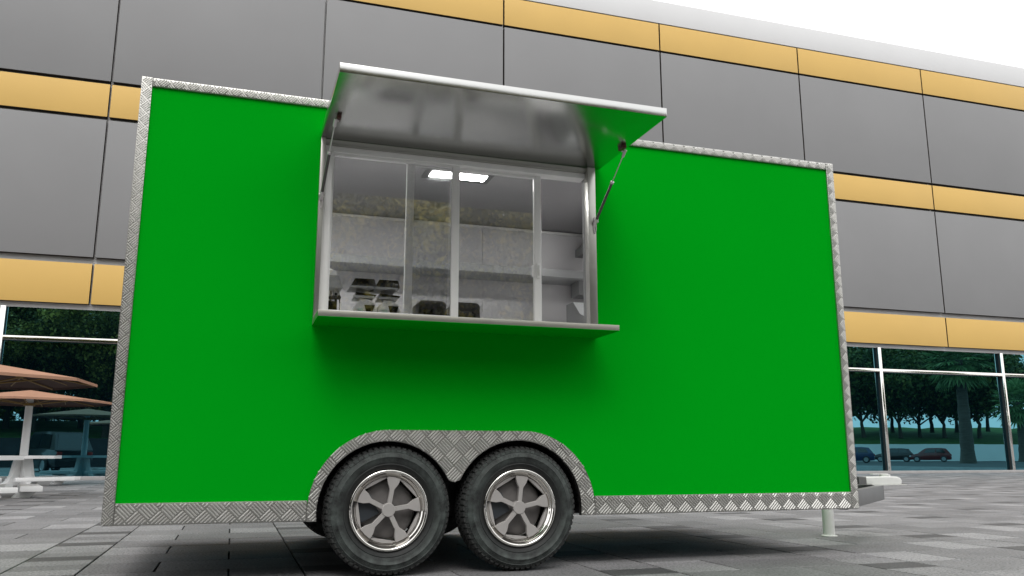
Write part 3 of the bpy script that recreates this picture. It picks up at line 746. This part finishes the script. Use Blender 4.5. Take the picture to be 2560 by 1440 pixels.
def juicer(x, label, first=None):
    t = thing('countertop_machine', label, 'countertop machine', (x, 0.50, CZ), 0, 'pair of white countertop machines behind the serving window')
    # round white body lying along Y, with a dark trapezoid front
    BZ = 0.176
    MB().lathe([(0.0, -0.09), (0.066, -0.09), (0.072, -0.084), (0.072, 0.09), (0.0, 0.09)], 32, 'y', (0, 0, BZ)).build('body', M['whitegloss'], t, smooth=True, angle=30)
    MB().lathe([(0.058, -0.0905), (0.058, -0.095), (0.068, -0.095), (0.068, -0.0905)], 32, 'y', (0, 0, BZ)).build('front_ring', M['whitegloss'], t, smooth=True, angle=30)
    MB().prism([(-0.010, BZ + 0.034), (0.056, BZ + 0.034), (0.038, BZ - 0.03), (0.008, BZ - 0.03)], -0.101, -0.0945).build('front_window', M['blackgloss'], t, bevel=0.002)
    MB().prism([(-0.050, BZ + 0.01), (-0.018, BZ + 0.01), (-0.006, BZ - 0.035), (-0.046, BZ - 0.035)], -0.0985, -0.0945).build('side_badge', M['mint'], t)
    MB().box(-0.06, 0.06, -0.08, 0.08, 0.0, BZ - 0.064).build('base', M['whitegloss'], t, bevel=0.008)
    MB().tube([(-0.026, -0.06, BZ + 0.05), (-0.022, -0.06, 0.2505)], [0.019, 0.013], 14).build('neck', M['whitegloss'], t, smooth=True)
    MB().prism([(-0.062, 0.2655), (0.060, 0.2655), (0.066, 0.276), (-0.064, 0.288)], -0.10, 0.05).build('lower_bracket', M['blackgloss'], t, bevel=0.002)
    MB().box(-0.072, 0.048, -0.11, 0.045, 0.251, 0.265).build('lower_tray', M['hood'], t, bevel=0.002)
    top = MB()
    lo = [(-0.100, -0.13, 0.3215), (0.056, -0.13, 0.3215), (0.072, 0.06, 0.330), (-0.080, 0.06, 0.330)]
    hi = [(-0.074, -0.118, 0.372), (0.046, -0.118, 0.372), (0.060, 0.05, 0.378), (-0.064, 0.05, 0.378)]
    top.add(lo + hi, [(3, 2, 1, 0), (4, 5, 6, 7), (0, 1, 5, 4), (1, 2, 6, 5), (2, 3, 7, 6), (3, 0, 4, 7)])
    top.build('feed_hopper', M['blackgloss'], t, bevel=0.006)
    MB().box(-0.105, 0.040, -0.135, 0.05, 0.309, 0.321).build('hopper_tray', M['hood'], t, bevel=0.002)
    MB().tube([(0.0, 0.06, BZ - 0.05), (0.0, 0.06, 0.309)], 0.016, 12).build('post', M['hood'], t, smooth=True)
    return t
juicer(1.338, 'white round-bodied countertop machine with black top, the one beside the coffee machine')
juicer(1.488, 'white round-bodied countertop machine with black top, the one beside the narrow window bay')
def toaster(x, label, wd=0.20):
    t = thing('countertop_appliance', label, 'appliance', (x, 0.46, CZ), 0, 'pair of black rounded appliances behind the serving window')
    h = 0.252; hw = wd / 2
    pts = [(-hw, 0.012), (hw, 0.012)] + [(hw - 0.012, h - 0.05)] + arc(hw - 0.040, h - 0.03, 0.030, 0, 90, 6) + arc(-hw + 0.040, h - 0.03, 0.030, 90, 180, 6) + [(-hw + 0.012, h - 0.05)]
    MB().prism(pts, -0.10, 0.10).build('shell', M['smoke'], t, bevel=0.004)
    MB().prism([(-hw + 0.03, 0.04), (hw - 0.03, 0.04), (hw - 0.045, h - 0.055), (-hw + 0.045, h - 0.055)], -0.106, -0.1005).build('front_plate', M['blackgloss'], t, bevel=0.003)
    MB().tube([(hw - 0.052, -0.106, 0.195), (hw - 0.052, -0.118, 0.195)], 0.011, 16).build('dial', M['smoke'], t, smooth=True, angle=40)
    q = MB()
    for sx in (-1, 1):
        for sy in (-1, 1): q.box(sx * (hw - 0.03) - 0.012, sx * (hw - 0.03) + 0.012, sy * 0.07 - 0.012, sy * 0.07 + 0.012, 0.0, 0.0118)
    q.build('feet', M['rubber'], t)
toaster(1.752, 'low black countertop appliance with rounded top, seen through the narrow window bay')
toaster(1.975, 'low black countertop appliance with rounded top, partly behind the middle window post')

# ------------------------------------------------------------------ picnic tables with parasols
def picnic_table(label, loc, rz):
    t = thing('picnic_table', label, 'picnic table', loc, rz, 'white picnic tables under the parasols')
    R = 0.76
    MB().prism([(R * cos(2 * pi * (k + .5) / 8), R * sin(2 * pi * (k + .5) / 8)) for k in range(8)], 0.578, 0.646, 'z').build('tabletop', M['bench'], t, bevel=0.006)
    for k in range(4):
        m = Matrix.Rotation(k * pi / 2, 4, 'Z')
        poly = [(0.010, 0.0), (0.46, 0.0), (0.46, 0.03), (0.34, 0.075), (0.24, 0.22), (0.165, 0.577), (0.010, 0.577)]
        MB().prism(poly, -0.085, 0.085, 'y', m).build('leg', M['bench'], t, bevel=0.008)
    for k in range(4):
        m = Matrix.Rotation(k * pi / 2, 4, 'Z')
        b = MB().prism([(-0.52, -0.68), (-0.64, -0.98), (0.64, -0.98), (0.52, -0.68)], 0.105, 0.185, 'z', m).build('bench', M['bench'], t, bevel=0.008)
        f = MB(); f.prism([(-0.95, 0.1045), (-0.70, 0.1045), (-0.60, 0.0), (-0.84, 0.0)], -0.15, 0.15, 'x', m)
        f.build('bench_foot', M['bench'], b, bevel=0.006)
    return t
def parasol(label, loc, R, ze, zp, rz):
    t = thing('parasol', label, 'parasol', loc, rz, 'terracotta parasols over the picnic tables')
    MB().tube([(0, 0, 0.649), (0, 0, zp - 0.02)], [0.085, 0.075], 16).build('pole', M['bench'], t, smooth=True)
    n = 8
    ring = [(R * cos(2 * pi * k / n), R * sin(2 * pi * k / n)) for k in range(n)]
    vs = [(0, 0, zp)] + [(x, y, ze + 0.045) for x, y in ring] + [(x, y, ze) for x, y in ring]
    vs += [(0, 0, zp - 0.015)] + [(x * .985, y * .985, ze + 0.03) for x, y in ring] + [(x * .99, y * .99, ze) for x, y in ring]
    fs = []
    for k in range(n):
        k2 = (k + 1) % n
        fs += [(0, 1 + k, 1 + k2), (1 + k, 9 + k, 9 + k2, 1 + k2)]
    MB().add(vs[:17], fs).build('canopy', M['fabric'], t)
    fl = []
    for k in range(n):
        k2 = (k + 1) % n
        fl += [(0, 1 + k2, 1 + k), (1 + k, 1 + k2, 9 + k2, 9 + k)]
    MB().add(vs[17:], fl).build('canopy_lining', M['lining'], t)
    for k in range(n):
        x, y = ring[k]
        r = MB().tube([(x * .05, y * .05, zp - 0.045), (x * .97, y * .97, ze + 0.016)], 0.014, 6).build('rib', M['brass'], t)
        MB().tube([(x * .05, y * .05, ze - 0.03), (x * .55, y * .55, zp - 0.035 - (zp - ze) * .56)], 0.013, 6).build('strut', M['brass'], r)
        x2, y2 = ring[(k + 1) % n]
        MB().tube([(x * .5, y * .5, zp - 0.045 - (zp - ze - .045) * .5), ((x + x2) * .45, (y + y2) * .45, ze + 0.055)], 0.010, 6).build('cross_strut', M['brass'], r)
    MB().lathe([(0.088, -0.06), (0.12, -0.06), (0.12, 0.0), (0.088, 0.0)], 16, 'z', (0, 0, ze - 0.005), closed=True).build('hub', M['brass'], t)
    return t
FAR, NEAR = (-3.78, 16.65, 0), (-3.22, 10.4, 0)
picnic_table('white octagonal picnic table farther back, close to the glass shop front', FAR, radians(40))
picnic_table('white octagonal picnic table nearer the camera, cut off at the left edge', NEAR, radians(14))
parasol('terracotta parasol with white pole over the farther picnic table', FAR, 1.72, 1.80, 2.09, radians(-88))
parasol('terracotta parasol nearest the camera at the left edge, its pole out of view', NEAR, 1.68, 1.775, 2.10, radians(22.5 - 5))

# ------------------------------------------------------------------ what stands behind the camera and shows in the glass
def mirror_at(px, depth, z=0.0):
    """ground position of something whose reflection in the shop front shows at photo column px, at this depth"""
    r = Vector((cos(YAW), -sin(YAW), 0)); fh = Vector((sin(YAW), cos(YAW), 0))
    px = px - 42 if px > 1280 else px
    p = CAM + fh * depth * 0.981 + r * (depth * (px - 1280) / FPX)
    return (p.x, 2 * YG - p.y, z)
# raised lawn behind walls
def wall_thing(name, label, m, pts, h, th=0.3):
    t = MB()
    for (a, b) in zip(pts[:-1], pts[1:]):
        a = Vector((*a, 0)); b = Vector((*b, 0)); d = (b - a).normalized(); nn = Vector((-d.y, d.x, 0)) * th
        t.prism([(a.x, a.y), (b.x, b.y), (b.x + nn.x, b.y + nn.y), (a.x + nn.x, a.y + nn.y)], -0.06, h, 'z')
    o = t.build(name, m); tag(o, label, 'wall'); return o
LA, LB, LC = (-60, -15.5), (22, -15.5), (40, -34)
RA, RB = mirror_at(1960, 106), mirror_at(2900, 112)
wall_thing('retaining_wall', 'dark stone retaining wall below the lawn, mirrored in the left shop window', M['darkwall'], [LB, LA][::-1][::-1], 1.75)
wall_thing('retaining_wall', 'long pale wall standing in for the bright sky gap below the far lawn, mirrored behind the parked cars', M['sky_band_wall'], [RA[:2], RB[:2]], 2.0)  # wall added for its brightness, in place of a sky gap
lw = MB()
def strip(a, b, depth, z0, z1, n=10, back=Vector((0, -1, 0)), seed=1):
    rg = random.Random(seed); rows = 8; vs = []
    a = Vector((*a[:2], 0)); b = Vector((*b[:2], 0))
    for j in range(rows + 1):
        for i in range(n + 1):
            p = a.lerp(b, i / n) + back * depth * j / rows
            z = z0 + (z1 - z0) * (1 - (1 - j / rows) ** 2) + (rg.uniform(-.25, .25) if 0 < j else 0)
            vs.append((p.x, p.y, z))
    fs = [(j * (n + 1) + i, j * (n + 1) + i + 1, (j + 1) * (n + 1) + i + 1, (j + 1) * (n + 1) + i) for j in range(rows) for i in range(n)]
    lw.add(vs, fs)
strip((-60, -15.6), (22, -15.6), 30, 1.74, 3.6, 20)
dirR = (Vector(RA[:2] + (0,)) - Vector((CAM.x, 2 * YG - CAM.y, 0))).normalized()
bk = Vector((dirR.x, dirR.y, 0)); bk = (Vector((*RA[:2], 0)) + Vector((*RB[:2], 0))) / 2 - Vector((CAM.x, 2 * YG - CAM.y, 0)); bk.normalize()
strip(RA, RB, 60, 1.99, 5.4, 20, bk, 2)
tag(lw.build('lawn', M['lawn'], smooth=True), kind='structure')

# trees
def make_tree_meshes(seed, H, trunk_h, spread, nleaf, lsize, mk):
    rg = random.Random(seed); tb = MB(); tips = []
    lean = Vector((rg.uniform(-.06, .06), rg.uniform(-.06, .06), 1))
    base = [Vector((0, 0, -0.3)), lean * trunk_h * .35, lean * trunk_h * .7 + Vector((rg.uniform(-.12, .12), rg.uniform(-.12, .12), 0)), lean * trunk_h]
    r0 = H * 0.016
    tb.tube(base, [r0 * 1.35, r0, r0 * .9, r0 * .75], 9)
    top = base[-1]
    def branch(p, d, L, r, lev):
        q = p + d * L * .5 + Vector((rg.uniform(-.1, .1), rg.uniform(-.1, .1), rg.uniform(-.05, .1))) * L
        e = p + d * L
        tb.tube([p, q, e], [r, r * .75, r * .45], 6, caps=False)
        tips.append((e, lev)); tips.append((q, lev))
        if lev < 3:
            for _ in range(3 if lev < 2 else 2):
                nd = (d + Vector((rg.uniform(-.9, .9), rg.uniform(-.9, .9), rg.uniform(-.25, .6)))).normalized()
                branch(e, nd, L * rg.uniform(.6, .8), r * .5, lev + 1)
    nb = 6
    for k in range(nb):
        a = 2 * pi * k / nb + rg.uniform(-.4, .4)
        up = rg.uniform(.5, 1.3)
        d = Vector((cos(a) * spread, sin(a) * spread, up)).normalized()
        branch(lean * trunk_h * rg.uniform(.72, 1.0), d, (H - trunk_h) * rg.uniform(.3, .42), r0 * .5, 1)
    branch(top, Vector((rg.uniform(-.1, .1), rg.uniform(-.1, .1), 1)).normalized(), (H - trunk_h) * .42, r0 * .6, 1)
    lf = MB()
    tp = [t for t in tips]
    clumps = []
    for e, lev in tp:
        if lev >= 2 or rg.random() < .75:
            clumps.append((e, (H - trunk_h) * rg.uniform(.07, .13), rg.uniform(0.1, 0.8)))
    per = max(1, nleaf // len(clumps))
    for c, R, tone in clumps:
        for _ in range(per):
            v = Vector((rg.gauss(0, 1), rg.gauss(0, 1), rg.gauss(0, .8)))
            v = v.normalized() * R * (rg.random() ** .45) * 1.25
            p = c + v
            n_ = (v.normalized() + Vector((rg.uniform(-1, 1), rg.uniform(-1, 1), rg.uniform(-.4, 1)))).normalized()
            u = n_.cross(Vector((rg.uniform(-1, 1), rg.uniform(-1, 1), rg.uniform(-1, 1)))).normalized(); w = n_.cross(u)
            s = lsize * rg.uniform(.6, 1.3)
            t_ = min(1, max(0, tone + rg.uniform(-.3, .3)))
            lf.add([p - u * s * .5, p - u * s * .05 - w * s * .32, p + u * s * .55, p - u * s * .05 + w * s * .32], [(0, 1, 2, 3)], t_)
    me_t = tb.build('trunk', M['bark'], smooth=True); me_l = lf.build('crown', M[mk], tone=True)
    a, b = me_t.data, me_l.data
    bpy.data.objects.remove(me_t); bpy.data.objects.remove(me_l)
    return a, b
VAR_NEAR = [make_tree_meshes(s, 8.3, 1.3, 1.1, 26000, 0.19, 'leaf') for s in (11, 12)]
VAR_FAR = [make_tree_meshes(s, 12.0, 1.7, .85, 9000, 0.42, 'leafdark') for s in (21, 22, 23)]
def tree(var, loc, s, rz, label, group):
    t = thing('tree', label, 'tree', loc, rz, group)
    for nm, me in (('trunk', var[0]), ('crown', var[1])):
        o = link(nm, me, t)
    t.scale = (s, s, s)
    return t
rg = random.Random(5)
GL = 'dense leafy trees on the bank, mirrored in the left shop window'
k = 0
for row, (yy, zz) in enumerate(((-18.2, 2.2), (-23.0, 2.9))):
    x = -44 + 2 * row
    while x < 21:
        sc = 1.35 if x < -5 else (0.95 if row == 0 else 0.8)
        tree(VAR_NEAR[k % 2], (x + rg.uniform(-1, 1), yy + rg.uniform(-1, 1), zz), sc * rg.uniform(.92, 1.1), rg.uniform(0, 6),
             *(('leafy yellow-green tree mirrored in the left shop window', GL) if x < -5 else ('leafy yellow-green tree mirrored high in the trailer serving windows', 'trees mirrored in the trailer windows')))
        x += 4.6 if x < -5 else 3.7; k += 1
x = -75
while x < -2:
    tree(VAR_NEAR[k % 2], (x + rg.uniform(-1, 1), -33 + rg.uniform(-1, 1), 3.0), rg.uniform(1.0, 1.2), rg.uniform(0, 6), 'leafy yellow-green tree mirrored in the left shop window', GL); x += 4.4; k += 1
VAR_BUSH = [make_tree_meshes(31, 3.6, 0.35, 1.6, 5000, 0.22, 'leaf')]
x = -78.0
while x < 2:
    t = tree(VAR_BUSH[0], (x, -39 + rg.uniform(-1, 1), 3.2), rg.uniform(1.1, 1.35), rg.uniform(0, 6), 'leafy shrub of the dark thicket mirrored low in the left shop window', 'thicket of shrubs mirrored in the left shop window')
    t.name = 'shrub'; t['category'] = 'shrub'; x += 2.6
x = -1.0
while x < 14:
    t = tree(VAR_BUSH[0], (x, -16.7 + rg.uniform(-.2, .2), 1.75), rg.uniform(.95, 1.15), rg.uniform(0, 6), 'leafy yellow-green shrub mirrored low in the trailer windows', 'shrubs below the trees, mirrored in the trailer windows')
    t.name = 'shrub'; t['category'] = 'shrub'; x += 2.1
GR = 'trees on the far lawn, mirrored in the right shop window'
far = [(2085, 116, 1.0), (2128, 121, .92), (2172, 114, 1.0), (2215, 118, .95), (2243, 125, 1.05), (2262, 114, .93), (2307, 118, .95), (2338, 124, 1.05), (2368, 116, .98), (2398, 126, 1.05), (2420, 118, 1.0), (2452, 115, 1.0), (2474, 120, .95)]
for i, (px, d, s) in enumerate(far):
    loc = mirror_at(px, d)
    tree(VAR_FAR[i % 3], (loc[0], loc[1], 3.2 if d < 120 else 4.2), s * (1.22 if px < 2480 else 1), rg.uniform(0, 6),
         'dark leafy tree of the row mirrored in the right shop window', GR)

def palm(label, loc, H, r, nf, fr):
    t = thing('palm_tree', label, 'palm tree', loc, 0, 'palm trees mirrored in the right shop window')
    pts = []; rads = []
    for i in range(15):
        f = i / 14; pts.append((0.1 * sin(f * 2), 0, H * f - .1)); rads.append(r * (1 - .42 * f) * (1.05 if i % 2 else .96) * (1.25 if i == 0 else 1))
    MB().tube(pts, rads, 14).build('trunk', M['palmtrunk'], t, smooth=True)
    rg2 = random.Random(int(H * 100)); cr = MB(); top = Vector(pts[-1])
    for k in range(nf):
        a = 2.399 * k; el = radians(75 - 135 * (k / nf) ** .9)
        d = Vector((cos(a) * cos(el), sin(a) * cos(el), sin(el))); L = fr * rg2.uniform(.5, .7)
        e = top + d * L
        cr.tone = .3; cr.tube([top + d * .1, e], [.035, .02], 4, caps=False)
        side = d.cross(Vector((0, 0, 1))).normalized(); up = side.cross(d)
        nbl = 17
        for b in range(nbl):
            th = radians(-115 + 230 * b / (nbl - 1))
            bd = (d * cos(th) + side * sin(th)).normalized(); nrm = up
            l2 = fr * .55 * (.7 + .3 * cos(th)) * rg2.uniform(.9, 1.1)
            wv = bd.cross(nrm).normalized() * .045 * fr
            tip = e + bd * l2 + Vector((0, 0, -.18 * l2))
            mid = e + bd * l2 * .5
            cr.add([e, mid - wv, tip, mid + wv], [(0, 1, 2, 3)], rg2.uniform(.2, .9))
    cr.build('crown', M['palmleaf'], t, tone=True)
    return t
p1 = mirror_at(2418, 78); palm('tall fan palm with thick ringed trunk, mirrored in the widest right shop window pane', (p1[0], p1[1], -0.05), 9.4, 0.62, 50, 2.9)
p2 = mirror_at(2552, 96); palm('smaller fan palm mirrored at the right edge of the shop window', (p2[0], p2[1], -0.05), 6.6, 0.5, 44, 2.8)

# cars -------------------------------------------------------------------
def make_car(label, loc, rz, paint, suv=False):
    t = thing('parked_car', label, 'car', loc, rz, 'cars mirrored in the shop windows')
    L = 4.1; hr = 1.66 if suv else 1.47
    st = [(-2.05, .42, .70, .60), (-2.0, .26, .86, .74), (-1.6, .22, .93, .82), (-.6, .20, .96, .84), (.7, .20, .94, .84), (1.35, .22, .86, .81), (1.85, .26, .72, .72), (2.04, .36, .60, .58)]
    mb = MB(); vs = []; fs = []
    for x, zb, zt, hw in st:
        vs += [(x, -hw * .92, zb), (x, -hw, zb + .18), (x, -hw, (zb + zt) / 2 + .06), (x, -hw * .93, zt), (x, 0, zt + .03), (x, hw * .93, zt), (x, hw, (zb + zt) / 2 + .06), (x, hw, zb + .18), (x, hw * .92, zb)]
    n = 9
    for i in range(len(st) - 1):
        for j in range(n): fs.append((i * n + j, i * n + (j + 1) % n, (i + 1) * n + (j + 1) % n, (i + 1) * n + j))
    fs += [tuple(range(n))[::-1], tuple(range((len(st) - 1) * n, len(st) * n))]
    mb.add(vs, fs); body = mb.build('body', paint, t, smooth=True, angle=35)
    cab = [(-1.95, .90, .76), (-1.55, hr - .05, .60), (-.9, hr, .62), (.2, hr - .01, .62), (.45, hr - .06, .60), (1.2, .90, .74)]
    cv = MB(); vs = []; fs = []
    for x, z, hw in cab: vs += [(x, -hw, z), (x, hw, z)]
    low = [(-1.95, .88), (-1.2, .93), (-.3, .94), (.4, .93), (.8, .91), (1.2, .88)]
    for (x, z) in low: vs += [(x, -.77, z), (x, .77, z)]
    for i in range(5):
        fs += [(2 * i, 2 * i + 1, 2 * i + 3, 2 * i + 2), (2 * i, 2 * i + 2, 12 + 2 * i + 2, 12 + 2 * i), (2 * i + 1, 12 + 2 * i + 1, 12 + 2 * i + 3, 2 * i + 3)]
    cv.add(vs, fs); cv.build('cabin', paint, t)
    for s in (-1, 1):
        for poly in ([(-1.50, .97), (-.62, .985), (-.62, hr - .09), (-1.30, hr - .13)], [(-.52, .985), (.62, .965), (.30, hr - .12), (-.52, hr - .09)]):
            w = MB(); w.add([(x, s * (.783 - (z - .95) * .27 / (hr - .9) * .6 + .006), z) for x, z in poly] + [(x, s * (.765 - (z - .95) * .27 / (hr - .9) * .6), z) for x, z in poly],
                            [(0, 1, 2, 3), (4, 5, 6, 7), (0, 1, 5, 4), (1, 2, 6, 5), (2, 3, 7, 6), (3, 0, 4, 7)]); w.build('side_window', M['carglass'], t)
    def slab(nm, xa, za, xb, zb_, hwa, hwb, m, o):
        d = Vector((xb - xa, 0, zb_ - za)).normalized(); nn = Vector((-d.z, 0, d.x)) * o
        q = [(xa, -hwa, za), (xa, hwa, za), (xb, hwb, zb_), (xb, -hwb, zb_)]
        MB().add([Vector(p) + nn for p in q] + [Vector(p) for p in q], [(0, 1, 2, 3), (7, 6, 5, 4), (0, 1, 5, 4), (1, 2, 6, 5), (2, 3, 7, 6), (3, 0, 4, 7)]).build(nm, m, t)
    slab('windscreen', 1.14, .94, .50, hr - .10, .66, .54, M['carglass'], -.014)
    slab('rear_window', -1.90, .96, -1.60, hr - .12, .64, .52, M['carglass'], .016)
    for sy in (-1, 1):
        MB().box(1.78, 2.03, sy * .58 - .11, sy * .58 + .11, .56, .68).build('headlight', M['lamp'], t, bevel=.03)
        MB().box(-2.06, -1.96, sy * .60 - .10, sy * .60 + .10, .66, .84).build('tail_light', M['redlamp'], t, bevel=.02)
    for x in (-1.28, 1.30):
        for s in (-1, 1):
            y = s * .80
            w = MB().lathe([(.20, -.09), (.30, -.09), (.325, -.06), (.325, .06), (.30, .09), (.20, .09)], 24, 'y', (0, 0, 0), closed=True).build('wheel', M['rubber'], t, smooth=True, angle=30, loc=(x, y, .325))
            rm = MB().lathe([(0, -.075), (.19, -.07), (.205, -.092), (.205, .092), (.19, .07), (0, .075)], 24).build('rim', M['alloy'], w, smooth=True, angle=30)
    return t
GR0 = -0.06
def carloc(px, d): p = mirror_at(px, d); return (p[0], p[1], GR0)
make_car('dark blue hatchback mirrored beside the trailer in the right shop window', carloc(2138, 82), radians(222), carpaint('blue_car_paint', (0.015, 0.035, 0.11)))
make_car('near-black hatchback mirrored between the blue and the red car', carloc(2240, 96), radians(226), carpaint('black_car_paint', (0.010, 0.004, 0.004)))
make_car('dark red hatchback mirrored nearest the palm trunk', carloc(2328, 94), radians(225), carpaint('red_car_paint', (0.13, 0.006, 0.005)))
make_car('black off-road car mirrored low in the left shop window behind the table', carloc(172, 36), radians(236), carpaint('suv_paint', (0.006, 0.007, 0.009)), True)
